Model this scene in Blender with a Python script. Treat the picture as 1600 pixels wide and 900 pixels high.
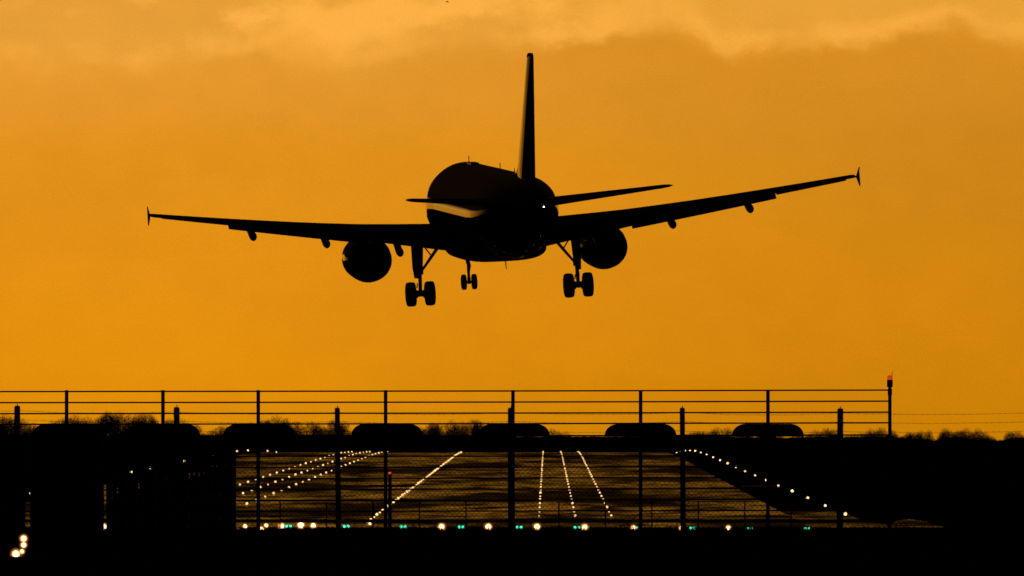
import bpy, bmesh, math, random
from mathutils import Vector, Matrix, noise

# ------------------------------------------------------------------ scene, camera, sky, sun, exposure
for o in list(bpy.data.objects):
    bpy.data.objects.remove(o)
S = bpy.context.scene
COL = S.collection
PI = math.pi
R = math.radians

F = 24100.0                      # focal length in pixels of the 1600 wide photograph
HORIZON = 690.0                  # picture row of eye level
TILT = math.atan((HORIZON - 450.0) / F)
cam_d = bpy.data.cameras.new('camera')
cam_d.sensor_width = 36.0
cam_d.lens = F / 1600.0 * 36.0
cam_d.clip_start = 1.0
cam_d.clip_end = 30000.0
cam_d.dof.use_dof = True
cam_d.dof.focus_distance = 480.0
cam_d.dof.aperture_fstop = 14.0
cam = bpy.data.objects.new('camera', cam_d)
COL.objects.link(cam)
cam.location = (0, 0, 0)
cam.rotation_euler = (PI / 2 + TILT, 0, 0)
S.camera = cam

SUN_AZ = R(-14.0)                # to the left of straight ahead, behind the cloud bank
SUN_EL = R(0.6)
SKY_STRENGTH = 0.0009
SUN_STRENGTH = 0.00025

S.view_settings.view_transform = 'Standard'
S.view_settings.look = 'None'
S.view_settings.exposure = 0.0
S.view_settings.gamma = 1.0
S.view_settings.use_curve_mapping = False
S.cycles.max_bounces = 6
S.cycles.use_denoising = True


class NT:
    """small helper that writes node trees"""
    def __init__(self, tree):
        self.t = tree
        tree.nodes.clear()

    def n(self, kind, **kw):
        nd = self.t.nodes.new(kind)
        for k, v in kw.items():
            setattr(nd, k, v)
        return nd

    def put(self, sock, v):
        if hasattr(v, 'links') or hasattr(v, 'is_linked'):
            self.t.links.new(v, sock)
        elif v is not None:
            sock.default_value = v

    def math(self, op, a, b=None, c=None, clamp=False):
        nd = self.n('ShaderNodeMath', operation=op, use_clamp=clamp)
        for i, v in enumerate((a, b, c)):
            self.put(nd.inputs[i], v)
        return nd.outputs[0]

    def smooth(self, v, lo, hi, a=0.0, b=1.0):
        nd = self.n('ShaderNodeMapRange', interpolation_type='SMOOTHSTEP')
        for i, x in enumerate((v, lo, hi, a, b)):
            self.put(nd.inputs[i], x)
        return nd.outputs[0]

    def mix(self, f, a, b, blend='MIX'):
        nd = self.n('ShaderNodeMix', data_type='RGBA', blend_type=blend)
        self.put(nd.inputs[0], f)
        self.put(nd.inputs[6], a)
        self.put(nd.inputs[7], b)
        return nd.outputs[2]

    def vec(self, x, y, z=0.0):
        nd = self.n('ShaderNodeCombineXYZ')
        for i, v in enumerate((x, y, z)):
            self.put(nd.inputs[i], v)
        return nd.outputs[0]

    def noise(self, vec, scale, detail=4.0, rough=0.55, dist=0.0):
        nd = self.n('ShaderNodeTexNoise')
        self.put(nd.inputs['Vector'], vec)
        nd.inputs['Scale'].default_value = scale
        nd.inputs['Detail'].default_value = detail
        nd.inputs['Roughness'].default_value = rough
        nd.inputs['Distortion'].default_value = dist
        return nd.outputs[0]

    def ramp(self, v, stops, interp='LINEAR'):
        nd = self.n('ShaderNodeValToRGB')
        cr = nd.color_ramp
        cr.interpolation = interp
        while len(cr.elements) < len(stops):
            cr.elements.new(0.5)
        for e, (p, c) in zip(cr.elements, stops):
            e.position = p
            e.color = (*c, 1.0)
        self.put(nd.inputs[0], v)
        return nd.outputs[0]


def lin(r, g, b):
    f = lambda c: (c / 255 / 12.92) if c / 255 <= 0.04045 else ((c / 255 + 0.055) / 1.055) ** 2.4
    return (f(r), f(g), f(b))


def build_sky():
    w = bpy.data.worlds.new('World')
    S.world = w
    w.use_nodes = True
    T = NT(w.node_tree)
    sky = T.n('ShaderNodeTexSky', sky_type='NISHITA')
    sky.sun_disc = False
    sky.sun_elevation = SUN_EL
    sky.sun_rotation = SUN_AZ
    sky.dust_density = 4.0
    bg0 = T.n('ShaderNodeBackground')
    T.put(bg0.inputs[0], sky.outputs[0])
    bg0.inputs[1].default_value = SKY_STRENGTH

    # sunset glow and cloud deck round the sun's azimuth
    tc = T.n('ShaderNodeTexCoord')
    sep = T.n('ShaderNodeSeparateXYZ')
    T.put(sep.inputs[0], tc.outputs['Generated'])
    az = T.math('ARCTAN2', sep.outputs[0], sep.outputs[1])
    el = T.math('ARCSINE', sep.outputs[2])
    u = T.math('MULTIPLY', az, 24.1)
    v = T.math('MULTIPLY', el, 24.1)
    uv = T.vec(u, v)
    # clear glow below the deck
    base = T.ramp(T.math('DIVIDE', v, 0.8), [
        (0.0, lin(218, 137, 5)), (0.15, lin(226, 142, 12)), (0.38, lin(227, 144, 20)),
        (0.55, lin(228, 147, 27)), (0.72, lin(227, 149, 40)), (1.0, lin(226, 150, 52))])
    # left of the view is brighter than its right
    side = T.smooth(u, -0.7, 1.0, 1.0, 0.82)
    broad = T.noise(T.vec(T.math('MULTIPLY', u, 1.0), T.math('MULTIPLY', v, 2.2)), 1.6, 3.0, 0.5)
    side = T.math('MULTIPLY', side, T.smooth(broad, 0.25, 0.75, 0.96, 1.04))
    base = T.mix(1.0, base, T.vec(side, side, side), 'MULTIPLY')
    # upper edge of the cloud bank: its height along the horizon, roughened with noise
    pts = [(-60, 92), (60, 92), (150, 94), (230, 91), (300, 84), (380, 78), (436, 70), (465, 80), (500, 93), (560, 98), (625, 82), (670, 72), (760, 78), (830, 82),
           (890, 70), (960, 54), (1035, 40), (1085, 50), (1112, 66), (1140, 80), (1172, 76), (1240, 66), (1300, 68), (1345, 76), (1400, 58), (1450, 46), (1500, 38), (1525, 52), (1580, 66), (1660, 66)]
    lo, hi = -0.86, 0.86
    stops = [(((x - 800) / 1000 - lo) / (hi - lo), ((690 - y) / 1000,) * 3) for x, y in pts]
    edge = T.ramp(T.math('DIVIDE', T.math('SUBTRACT', u, lo), hi - lo), stops, 'B_SPLINE')
    warp = T.noise(T.vec(u, T.math('MULTIPLY', v, 1.3), 1.3), 7.0, 5.0, 0.58, 0.3)
    fine = T.noise(T.vec(u, T.math('MULTIPLY', v, 1.2), 8.3), 22.0, 5.0, 0.55, 0.3)
    edge = T.math('ADD', edge, T.math('MULTIPLY', T.math('SUBTRACT', warp, 0.5), 0.065))
    edge = T.math('ADD', edge, T.math('MULTIPLY', T.math('SUBTRACT', fine, 0.5), 0.034))
    d = T.math('SUBTRACT', v, edge)
    soft = T.smooth(T.noise(T.vec(u, 2.0, 4.0), 3.0, 2.0), 0.35, 0.65, 0.009, 0.036)
    soft = T.math('MULTIPLY', soft, T.smooth(u, -0.35, 0.2, 2.0, 1.0))
    up = T.smooth(d, T.math('MULTIPLY', soft, -1.0), soft)
    # haze above the bank, with brighter puffs mostly on the left
    haze = T.mix(T.smooth(u, -0.7, 0.8), (*lin(229, 157, 55), 1), (*lin(229, 159, 53), 1))
    puffs = T.noise(T.vec(u, T.math('MULTIPLY', v, 1.7), 5.4), 5.0, 6.0, 0.55, 0.15)
    left = T.smooth(u, 0.0, 0.35, 1.0, 0.12)
    pm = T.math('MULTIPLY', T.smooth(puffs, 0.44, 0.63), left)
    haze = T.mix(pm, haze, (*lin(254, 176, 70), 1))
    rim = T.math('MULTIPLY', T.smooth(d, -0.012, 0.006), T.smooth(d, 0.008, 0.045, 1.0, 0.0))
    rim = T.math('MULTIPLY', rim, T.smooth(T.noise(T.vec(u, 0.5, 2.2), 9.0, 3.0), 0.38, 0.62, 0.15, 0.9))
    haze = T.mix(rim, haze, (*lin(250, 172, 66), 1))
    low = T.smooth(d, -0.16, -0.005, 0.0, 0.6)
    shade = T.mix(T.smooth(u, -0.5, 0.4), (*lin(233, 154, 48), 1), (*lin(220, 140, 29), 1))
    base = T.mix(low, base, shade)
    glow = T.mix(up, base, haze)
    # mottling and fine speckle put into the sky colour, imitating sensor grain
    mott = T.noise(T.vec(u, T.math('MULTIPLY', v, 1.5), 3.1), 13.0, 6.0, 0.6)
    speck = T.noise(T.vec(u, v, 6.6), 330.0, 2.0, 0.6)
    m_ = T.math('MULTIPLY', T.smooth(mott, 0.3, 0.7, 0.98, 1.02), T.smooth(speck, 0.25, 0.75, 0.955, 1.045))
    glow = T.mix(1.0, glow, T.vec(m_, m_, m_), 'MULTIPLY')
    # sky dimmed above and beside the view to keep the aircraft's reflections dark
    over = T.smooth(el, R(1.7), R(2.7), 1.0, 0.003)
    daz = T.math('ABSOLUTE', T.math('SUBTRACT', az, SUN_AZ * 0.25))
    round_ = T.smooth(daz, R(5), R(22), 1.0, 0.0)
    k = T.math('MULTIPLY', over, round_)
    k = T.math('MULTIPLY', k, T.smooth(el, R(-1.2), R(-0.3)))
    bg1 = T.n('ShaderNodeBackground')
    T.put(bg1.inputs[0], glow)
    T.put(bg1.inputs[1], k)
    add = T.n('ShaderNodeAddShader')
    T.t.links.new(bg0.outputs[0], add.inputs[0])
    T.t.links.new(bg1.outputs[0], add.inputs[1])
    out = T.n('ShaderNodeOutputWorld')
    T.t.links.new(add.outputs[0], out.inputs[0])


build_sky()

sun_d = bpy.data.lights.new('sun', 'SUN')
sun_d.energy = SUN_STRENGTH
sun_d.angle = R(2.5)
sun_d.color = (1.0, 0.48, 0.07)
sun = bpy.data.objects.new('sun', sun_d)
COL.objects.link(sun)
sdir = Vector((math.sin(SUN_AZ) * math.cos(SUN_EL), math.cos(SUN_AZ) * math.cos(SUN_EL), math.sin(SUN_EL)))
sun.rotation_euler = sdir.to_track_quat('Z', 'Y').to_euler()


# ------------------------------------------------------------------ materials
def mat(name, col, rough=0.6, spec=0.3, metal=0.0, coat=0.0, var=0.15, scale=2.0, emit=None, est=0.0):
    m = bpy.data.materials.new(name)
    m.use_nodes = True
    T = NT(m.node_tree)
    out = T.n('ShaderNodeOutputMaterial')
    p = T.n('ShaderNodeBsdfPrincipled')
    T.t.links.new(p.outputs[0], out.inputs[0])
    tc = T.n('ShaderNodeTexCoord')
    nz = T.noise(tc.outputs['Object'], scale, 4.0)
    c0 = tuple(c * (1 - var) for c in col)
    c1 = tuple(c * (1 + var) for c in col)
    T.put(p.inputs['Base Color'], T.ramp(nz, [(0.3, c0), (0.7, c1)]))
    T.put(p.inputs['Roughness'], T.smooth(nz, 0.3, 0.7, rough * 0.9, min(1.0, rough * 1.12)))
    p.inputs['Specular IOR Level'].default_value = spec
    p.inputs['Metallic'].default_value = metal
    p.inputs['Coat Weight'].default_value = coat
    p.inputs['Coat Roughness'].default_value = 0.05
    if emit:
        p.inputs['Emission Color'].default_value = (*emit, 1)
        p.inputs['Emission Strength'].default_value = est
        m.cycles.emission_sampling = 'NONE'
    return m


def glow_mat(name, col, est, clear):
    """see-through glow for lamp glass and for halos added round lamps"""
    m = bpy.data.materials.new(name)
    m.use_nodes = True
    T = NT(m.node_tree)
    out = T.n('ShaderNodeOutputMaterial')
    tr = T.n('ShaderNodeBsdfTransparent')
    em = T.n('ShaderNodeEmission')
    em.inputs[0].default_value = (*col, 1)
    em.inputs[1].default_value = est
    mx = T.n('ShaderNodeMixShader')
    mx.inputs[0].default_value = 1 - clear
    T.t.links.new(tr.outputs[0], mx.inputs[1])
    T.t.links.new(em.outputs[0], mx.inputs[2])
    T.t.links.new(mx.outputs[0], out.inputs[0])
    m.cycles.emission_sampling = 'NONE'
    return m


def ground_mat(name, col, spec_lo, spec_hi, rough, sx, sy, bump=0.0, patch=None):
    m = bpy.data.materials.new(name)
    m.use_nodes = True
    T = NT(m.node_tree)
    out = T.n('ShaderNodeOutputMaterial')
    p = T.n('ShaderNodeBsdfPrincipled')
    T.t.links.new(p.outputs[0], out.inputs[0])
    tc = T.n('ShaderNodeTexCoord')
    sep = T.n('ShaderNodeSeparateXYZ')
    T.put(sep.inputs[0], tc.outputs['Object'])
    a = T.vec(T.math('MULTIPLY', sep.outputs[0], sx), T.math('MULTIPLY', sep.outputs[1], sy))
    n1 = T.noise(a, 1.0, 8.0, 0.68, 0.3)
    b2 = T.vec(T.math('MULTIPLY', sep.outputs[0], sx * .30), T.math('MULTIPLY', sep.outputs[1], sy * .2), 7.0)
    big = T.noise(b2, 1.0, 3.0, 0.55)
    T.put(p.inputs['Base Color'], T.ramp(n1, [(0.3, tuple(c * .7 for c in col)), (0.7, tuple(c * 1.3 for c in col))]))
    wet = T.math('MULTIPLY', T.smooth(n1, 0.36, 0.66), T.smooth(big, 0.41, 0.57, 0.06, 1.0))
    n3 = T.noise(T.vec(T.math('MULTIPLY', sep.outputs[0], 1.3), T.math('MULTIPLY', sep.outputs[1], 0.10), 2.0), 1.0, 4.0, 0.7)
    wet = T.math('MULTIPLY', wet, T.smooth(n3, 0.34, 0.62, 0.50, 1.2))
    p.inputs['Specular IOR Level'].default_value = 0.0
    p.inputs['Roughness'].default_value = 1.0
    gl = T.n('ShaderNodeBsdfGlossy')                 # damp film between dry patches
    gl.inputs['Color'].default_value = (0.8, 0.8, 0.8, 1)
    gl.inputs['Roughness'].default_value = rough
    mx = T.n('ShaderNodeMixShader')
    T.put(mx.inputs[0], T.math('MULTIPLY_ADD', wet, spec_hi - spec_lo, spec_lo))
    T.t.links.new(p.outputs[0], mx.inputs[1])
    T.t.links.new(gl.outputs[0], mx.inputs[2])
    T.t.links.new(mx.outputs[0], out.inputs[0])
    if bump:
        b = T.n('ShaderNodeBump')
        b.inputs['Strength'].default_value = bump
        b.inputs['Distance'].default_value = 0.05
        T.put(b.inputs['Height'], n1)
        T.t.links.new(b.outputs[0], p.inputs['Normal'])
    return m


M = {}
M['grass'] = mat('grass', (0.030, 0.038, 0.014), 1.0, 0.0, var=0.4, scale=0.6)
M['blade'] = mat('blade', (0.035, 0.045, 0.015), 0.9, 0.0, var=0.3, scale=3)
M['runway'] = ground_mat('runway', (0.045, 0.044, 0.043), 0.015, 1.0, 0.125, 0.30, 0.048)
M['wet'] = ground_mat('wet', (0.04, 0.038, 0.035), 0.015, 0.85, 0.135, 0.45, 0.080)
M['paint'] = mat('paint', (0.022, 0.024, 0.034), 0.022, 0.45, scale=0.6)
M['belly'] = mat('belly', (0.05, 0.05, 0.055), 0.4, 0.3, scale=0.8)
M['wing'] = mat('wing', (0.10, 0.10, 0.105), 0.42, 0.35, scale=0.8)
M['nacelle'] = mat('nacelle', (0.03, 0.03, 0.036), 0.06, 0.4, scale=1.0)
M['duct'] = mat('duct', (0.02, 0.02, 0.02), 0.6, 0.3)
M['metal'] = mat('metal', (0.22, 0.21, 0.20), 0.4, 0.5, metal=0.7, scale=4)
M['gear'] = mat('gear', (0.12, 0.12, 0.12), 0.5, 0.4, metal=0.2, scale=5)
M['rubber'] = mat('rubber', (0.02, 0.02, 0.02), 0.8, 0.3, scale=5)
M['steel'] = mat('steel', (0.07, 0.07, 0.068), 0.6, 0.25, metal=0.3, scale=6)
M['concrete'] = mat('concrete', (0.16, 0.155, 0.145), 0.9, 0.15, scale=8)
M['wire'] = mat('wire', (0.07, 0.068, 0.065), 0.6, 0.2, metal=0.4, scale=8)
M['panel'] = mat('panel', (0.06, 0.06, 0.06), 0.7, 0.2, scale=3)
M['cabin'] = mat('cabin', (0.06, 0.065, 0.055), 0.9, 0.1, scale=1.5)
M['slat'] = mat('slat', (0.05, 0.042, 0.035), 0.9, 0.1, scale=2.5)
M['bark'] = mat('bark', (0.035, 0.028, 0.022), 0.95, 0.05, scale=3)
M['twig'] = mat('twig', (0.050, 0.036, 0.026), 0.95, 0.05, scale=2)
M['hedge'] = mat('hedge', (0.025, 0.026, 0.014), 1.0, 0.0, scale=1.0)
M['bird'] = mat('bird', (0.03, 0.03, 0.03), 0.8, 0.1)
M['housing'] = mat('housing', (0.05, 0.05, 0.05), 0.7, 0.2, scale=6)
M['lamp_small'] = mat('lamp_small', (0.8, 0.7, 0.5), 0.4, emit=(1.0, 0.57, 0.19), est=1.9)
M['lamp_edge'] = mat('lamp_edge', (0.8, 0.75, 0.6), 0.4, emit=(1.0, 0.61, 0.25), est=2.6)
M['lamp_big'] = mat('lamp_big', (0.8, 0.7, 0.5), 0.4, emit=(1.0, 0.66, 0.32), est=8.0)
M['lamp_green'] = mat('lamp_green', (0.2, 0.7, 0.5), 0.4, emit=(0.06, 0.95, 0.52), est=3.2)
M['lamp_red'] = mat('lamp_red', (0.3, 0.01, 0.01), 0.4, emit=(1.0, 0.03, 0.035), est=1.3)
M['lamp_tail'] = mat('lamp_tail', (0.8, 0.8, 0.8), 0.4, emit=(1.0, 0.92, 0.75), est=5.0)
M['amber'] = glow_mat('amber', (1.0, 0.30, 0.03), 0.5, 0.80)  # faint glow put round the lamp cores as a halo
M['amber_glow'] = glow_mat('amber_glow', (1.0, 0.36, 0.05), 1.6, 0.6)  # stronger inner halo round the core, not a real part
M['green_glow'] = glow_mat('green_glow', (0.0, 0.5, 0.28), 1.0, 0.65)  # green halo put round the threshold lamps
M['red_glass'] = glow_mat('red_glass', (0.6, 0.01, 0.01), 0.5, 0.5)


# ------------------------------------------------------------------ mesh helpers
class MB:
    def __init__(self):
        self.v, self.f, self.mi = [], [], []

    def add(self, verts, faces, mi=0):
        b = len(self.v)
        self.v += [tuple(p) for p in verts]
        self.f += [tuple(b + i for i in q) for q in faces]
        self.mi += [mi] * len(faces)
        return self

    def loft(self, rings, caps=True, mi=0, closed=True):
        n = len(rings[0])
        vs = [p for r in rings for p in r]
        fs = []
        for i in range(len(rings) - 1):
            for j in range(n if closed else n - 1):
                k = (j + 1) % n
                fs.append((i * n + j, i * n + k, (i + 1) * n + k, (i + 1) * n + j))
        if caps:
            fs.append(tuple(range(n))[::-1])
            fs.append(tuple((len(rings) - 1) * n + j for j in range(n)))
        return self.add(vs, fs, mi)

    def tube(self, pts, rad, n=8, mi=0):
        pts = [Vector(p) for p in pts]
        if not hasattr(rad, '__len__'):
            rad = [rad] * len(pts)
        rings = []
        for i, p in enumerate(pts):
            a = pts[max(0, i - 1)]
            b = pts[min(len(pts) - 1, i + 1)]
            d = (b - a).normalized()
            ref = Vector((0, 0, 1)) if abs(d.z) < 0.9 else Vector((1, 0, 0))
            e = d.cross(ref).normalized()
            g = e.cross(d)
            rings.append([p + (e * math.cos(2 * PI * j / n) + g * math.sin(2 * PI * j / n)) * rad[i] for j in range(n)])
        return self.loft(rings, mi=mi)

    def box(self, c, s, mi=0, rot=None, bev=0.0):
        x, y, z = (k / 2 for k in s)
        if bev:
            out = [(-x + bev, -z), (x - bev, -z), (x, -z + bev), (x, z - bev), (x - bev, z), (-x + bev, z), (-x, z - bev), (-x, -z + bev)]
            rings = [[Vector((px, py, pz)) for px, pz in out] for py in (-y, y)]
        else:
            rings = [[Vector((px, py, pz)) for px, pz in ((-x, -z), (x, -z), (x, z), (-x, z))] for py in (-y, y)]
        if rot:
            rings = [[rot @ p for p in r] for r in rings]
        c = Vector(c)
        return self.loft([[p + c for p in r] for r in rings], mi=mi)

    def sphere(self, c, r, seg=12, ring=8, mi=0, zs=1.0):
        c = Vector(c)
        vs = [c + Vector((0, 0, -r * zs))]
        for i in range(1, ring):
            t = -PI / 2 + PI * i / ring
            for j in range(seg):
                a = 2 * PI * j / seg
                vs.append(c + Vector((r * math.cos(t) * math.cos(a), r * math.cos(t) * math.sin(a), r * zs * math.sin(t))))
        vs.append(c + Vector((0, 0, r * zs)))
        fs = [(0, 1 + (j + 1) % seg, 1 + j) for j in range(seg)]
        for i in range(ring - 2):
            for j in range(seg):
                a, b = 1 + i * seg, 1 + (i + 1) * seg
                k = (j + 1) % seg
                fs.append((a + j, a + k, b + k, b + j))
        a = 1 + (ring - 2) * seg
        fs += [(a + j, a + (j + 1) % seg, len(vs) - 1) for j in range(seg)]
        return self.add(vs, fs, mi)

    def lathe_y(self, c, prof, n=40, mi=0, caps=False):
        """profile of (y, radius) turned about the y axis through c"""
        c = Vector(c)
        rings = [[c + Vector((r * math.cos(2 * PI * j / n), y, r * math.sin(2 * PI * j / n))) for j in range(n)] for y, r in prof]
        return self.loft(rings, caps=caps, mi=mi)

    def lathe_x(self, c, prof, n=24, mi=0):
        c = Vector(c)
        rings = [[c + Vector((x, r * math.cos(2 * PI * j / n), r * math.sin(2 * PI * j / n))) for j in range(n)] for x, r in prof]
        return self.loft(rings, caps=True, mi=mi)

    def build(self, name, mats, parent=None, smooth=True, angle=35):
        me = bpy.data.meshes.new(name)
        me.from_pydata(self.v, [], self.f)
        if not isinstance(mats, (list, tuple)):
            mats = [mats]
        for m in mats:
            me.materials.append(m)
        me.polygons.foreach_set('material_index', self.mi)
        bm = bmesh.new()
        bm.from_mesh(me)
        bmesh.ops.recalc_face_normals(bm, faces=bm.faces)
        if smooth:
            lim = R(angle)
            for f in bm.faces:
                f.smooth = True
            for e in bm.edges:
                if len(e.link_faces) == 2:
                    if e.calc_face_angle(0) > lim:
                        e.smooth = False
        bm.to_mesh(me)
        bm.free()
        me.update()
        o = bpy.data.objects.new(name, me)
        COL.objects.link(o)
        if parent:
            o.parent = parent
        return o


def tag(o, label=None, cat=None, group=None, kind=None):
    if label:
        o['label'] = label
    if cat:
        o['category'] = cat
    if group:
        o['group'] = group
    if kind:
        o['kind'] = kind
    return o


def thing(name, label, cat, loc=(0, 0, 0), group=None):
    o = bpy.data.objects.new(name, None)
    o.empty_display_size = 0.2
    COL.objects.link(o)
    o.location = loc
    return tag(o, label, cat, group)


def copy_tree(o, parent=None):
    c = o.copy()
    COL.objects.link(c)
    c.parent = parent
    for ch in list(o.children):
        copy_tree(ch, c)
    return c


ONES = ('first second third fourth fifth sixth seventh eighth ninth tenth eleventh twelfth thirteenth fourteenth fifteenth '
        'sixteenth seventeenth eighteenth nineteenth').split()
TENS = {2: ('twenty', 'twentieth'), 3: ('thirty', 'thirtieth'), 4: ('forty', 'fortieth'), 5: ('fifty', 'fiftieth'), 6: ('sixty', 'sixtieth')}


def nth(n):
    if n < 20:
        return ONES[n - 1]
    t, u = divmod(n, 10)
    return TENS[t][1] if u == 0 else TENS[t][0] + '-' + ONES[u - 1]


def px(x, Y):                     # sideways position at distance Y for a picture column
    return (x - 800.0) / F * Y


def pz(y, Y):                     # height at distance Y for a picture row
    return (HORIZON - y) / F * Y


# ------------------------------------------------------------------ ground
RX0, RXS = -9.29, 0.00228         # runway centre line: x = RX0 + RXS * Y


def plane_z(Y):                   # level of the runway along its length: it climbs, then dips over a crest
    z = 0.00361 * Y - 7.112
    if Y > 1540:
        e = min(Y, 1900) - 1540
        z -= 1e-5 * e * e
        if Y > 1900:
            z -= 0.0072 * (Y - 1900)
    return max(z, -4.2) if Y > 1600 else z


PROF = [(-300, -1.75), (0, -1.62), (200, -1.60), (262, -1.60), (276, -1.585), (286, -1.66), (310, -1.95), (360, -2.4), (450, -2.95),
        (550, -3.6), (650, -4.3), (720, -4.62), (758, -4.55), (772, plane_z(772) - 0.05)]


def ground_z(Y):
    if Y >= 772:
        return plane_z(Y) - 0.05
    for (a, za), (b, zb) in zip(PROF, PROF[1:]):
        if a <= Y <= b:
            t = (Y - a) / (b - a)
            return za + (zb - za) * t
    return -1.75


rows = [-300, -100, 0, 80, 150, 200, 230, 250, 262, 266, 270, 273, 276, 279, 282, 286, 292, 300, 310, 335, 360, 400, 450, 500, 550, 600, 650, 690, 720, 740, 758, 766, 772]
rows += list(range(790, 1540, 50)) + list(range(1540, 1910, 20)) + [1950, 2000, 2100, 2200, 2300, 2400, 2600, 3000, 4000, 6000, 9000, 16000]
cols = [-9000, -4000, -1500, -600, -300, -150, -80, -40, -25] + [i * 0.4 for i in range(-45, 46)] + [25, 40, 80, 150, 300, 600, 1500, 4000, 9000]
mb = MB()
vs = []
for Y in rows:
    for X in cols:
        z = ground_z(Y)
        if 255 < Y < 320:
            z += 0.035 * (noise.noise((X * 0.5, Y * 0.15, 0)) + 0.5 * noise.noise((X * 2.1, Y * 0.3, 4)))
        vs.append((X, Y, z))
nc = len(cols)
fs = [(i * nc + j, i * nc + j + 1, (i + 1) * nc + j + 1, (i + 1) * nc + j) for i in range(len(rows) - 1) for j in range(nc - 1)]
mb.add(vs, fs)
tag(mb.build('ground', M['grass']), kind='structure')


def strip(name, m, x0, x1, Y0, Y1, dz, step=20.0):
    b = MB()
    n = max(1, int((Y1 - Y0) / step))
    v = []
    for i in range(n + 1):
        Y = Y0 + (Y1 - Y0) * i / n
        c = RX0 + RXS * Y
        v += [(c + x0, Y, plane_z(Y) + dz), (c + x1, Y, plane_z(Y) + dz)]
    b.add(v, [(2 * i, 2 * i + 1, 2 * i + 3, 2 * i + 2) for i in range(n)])
    return tag(b.build(name, m), kind='structure')


strip('runway', M['runway'], -22.5, 22.5, 776, 2300, 0.0)


def plane_point(x, y):            # ground point on the runway's level for a picture point
    Y = 7.112 * F / (y - 603.0)
    return (px(x, Y), Y)


def flat(name, m, poly, dz):
    pts = [plane_point(*p) for p in poly]
    b = MB()
    b.add([(x, y, plane_z(y) + dz) for x, y in pts], [tuple(range(len(pts)))])
    return tag(b.build(name, m), kind='structure')


flat('taxiway', M['wet'], [(1236, 823.5), (1222, 812), (1214, 803), (1233, 797), (1262, 795.5), (1308, 795), (1322, 801), (1331, 806), (1345, 811), (1358, 815), (1385, 818.5), (1392, 823.5)], -0.02)
flat('puddle', M['wet'], [(1390, 823.5), (1393, 817), (1401, 813), (1420, 811), (1438, 812.5), (1450, 815), (1456, 819), (1472, 822), (1476, 823.5)], -0.02)
flat('puddle', M['wet'], [(1158, 759.4), (1180, 758.2), (1215, 758.4), (1235, 759), (1190, 760)], -0.02)

# rough grass on the bank under the perimeter fence
random.seed(4)
mb = MB()
for i in range(9000):
    X = random.uniform(-14, 14)
    Y = random.uniform(262, 296)
    h = random.uniform(0.03, 0.10) * (1.0 + 0.8 * max(0, noise.noise((X * 0.8, Y * 0.1, 9))))
    a = random.uniform(0, PI)
    w = random.uniform(0.006, 0.012)
    dx, dy = math.cos(a) * w, math.sin(a) * w
    lx, ly = random.uniform(-0.5, 0.5) * h, random.uniform(-0.5, 0.5) * h
    z = ground_z(Y) - 0.03
    mb.add([(X - dx, Y - dy, z), (X + dx, Y + dy, z), (X + lx * .6 + dx * .6, Y + ly * .6, z + h * .7 + .03), (X + lx, Y + ly, z + h + .03)],
           [(0, 1, 2), (0, 2, 3)])
tag(mb.build('grass', M['blade'], smooth=False), kind='stuff')


# ------------------------------------------------------------------ far trees
def grow(b, rnd, p, d, length, r, depth, maxd, ell):
    if depth and ((p.x / ell[1]) ** 2 + (p.y / ell[1]) ** 2 + ((p.z - ell[0]) / ell[2]) ** 2) > 1.0:
        return
    n = 3
    pts = [p.copy()]
    q = p.copy()
    dd = d.copy()
    for i in range(n):
        dd = (dd + Vector((rnd.uniform(-.22, .22), rnd.uniform(-.22, .22), rnd.uniform(-.14, .10)))).normalized()
        q = q + dd * (length / n)
        pts.append(q.copy())
    b.tube(pts, [r, r * .85, r * .7, r * .5], n=4 if depth < 2 else 3)
    if depth >= maxd:
        return
    k = 4 if depth < 3 else 3
    for i in range(k):
        t = rnd.choice(pts[1:]) if depth else pts[rnd.choice((2, 3, 3))]
        a = rnd.uniform(0, 2 * PI)
        spread = rnd.uniform(0.45, 1.0)
        side = Vector((math.cos(a), math.sin(a), rnd.uniform(-0.1, 0.4)))
        nd = (dd * (1 - spread * .65) + side * spread).normalized()
        if depth > 2 and rnd.random() < 0.30:
            continue
        grow(b, rnd, t, nd, length * rnd.uniform(0.55, 0.8), max(r * 0.6, 0.017), depth + 1, maxd, ell)


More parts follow.
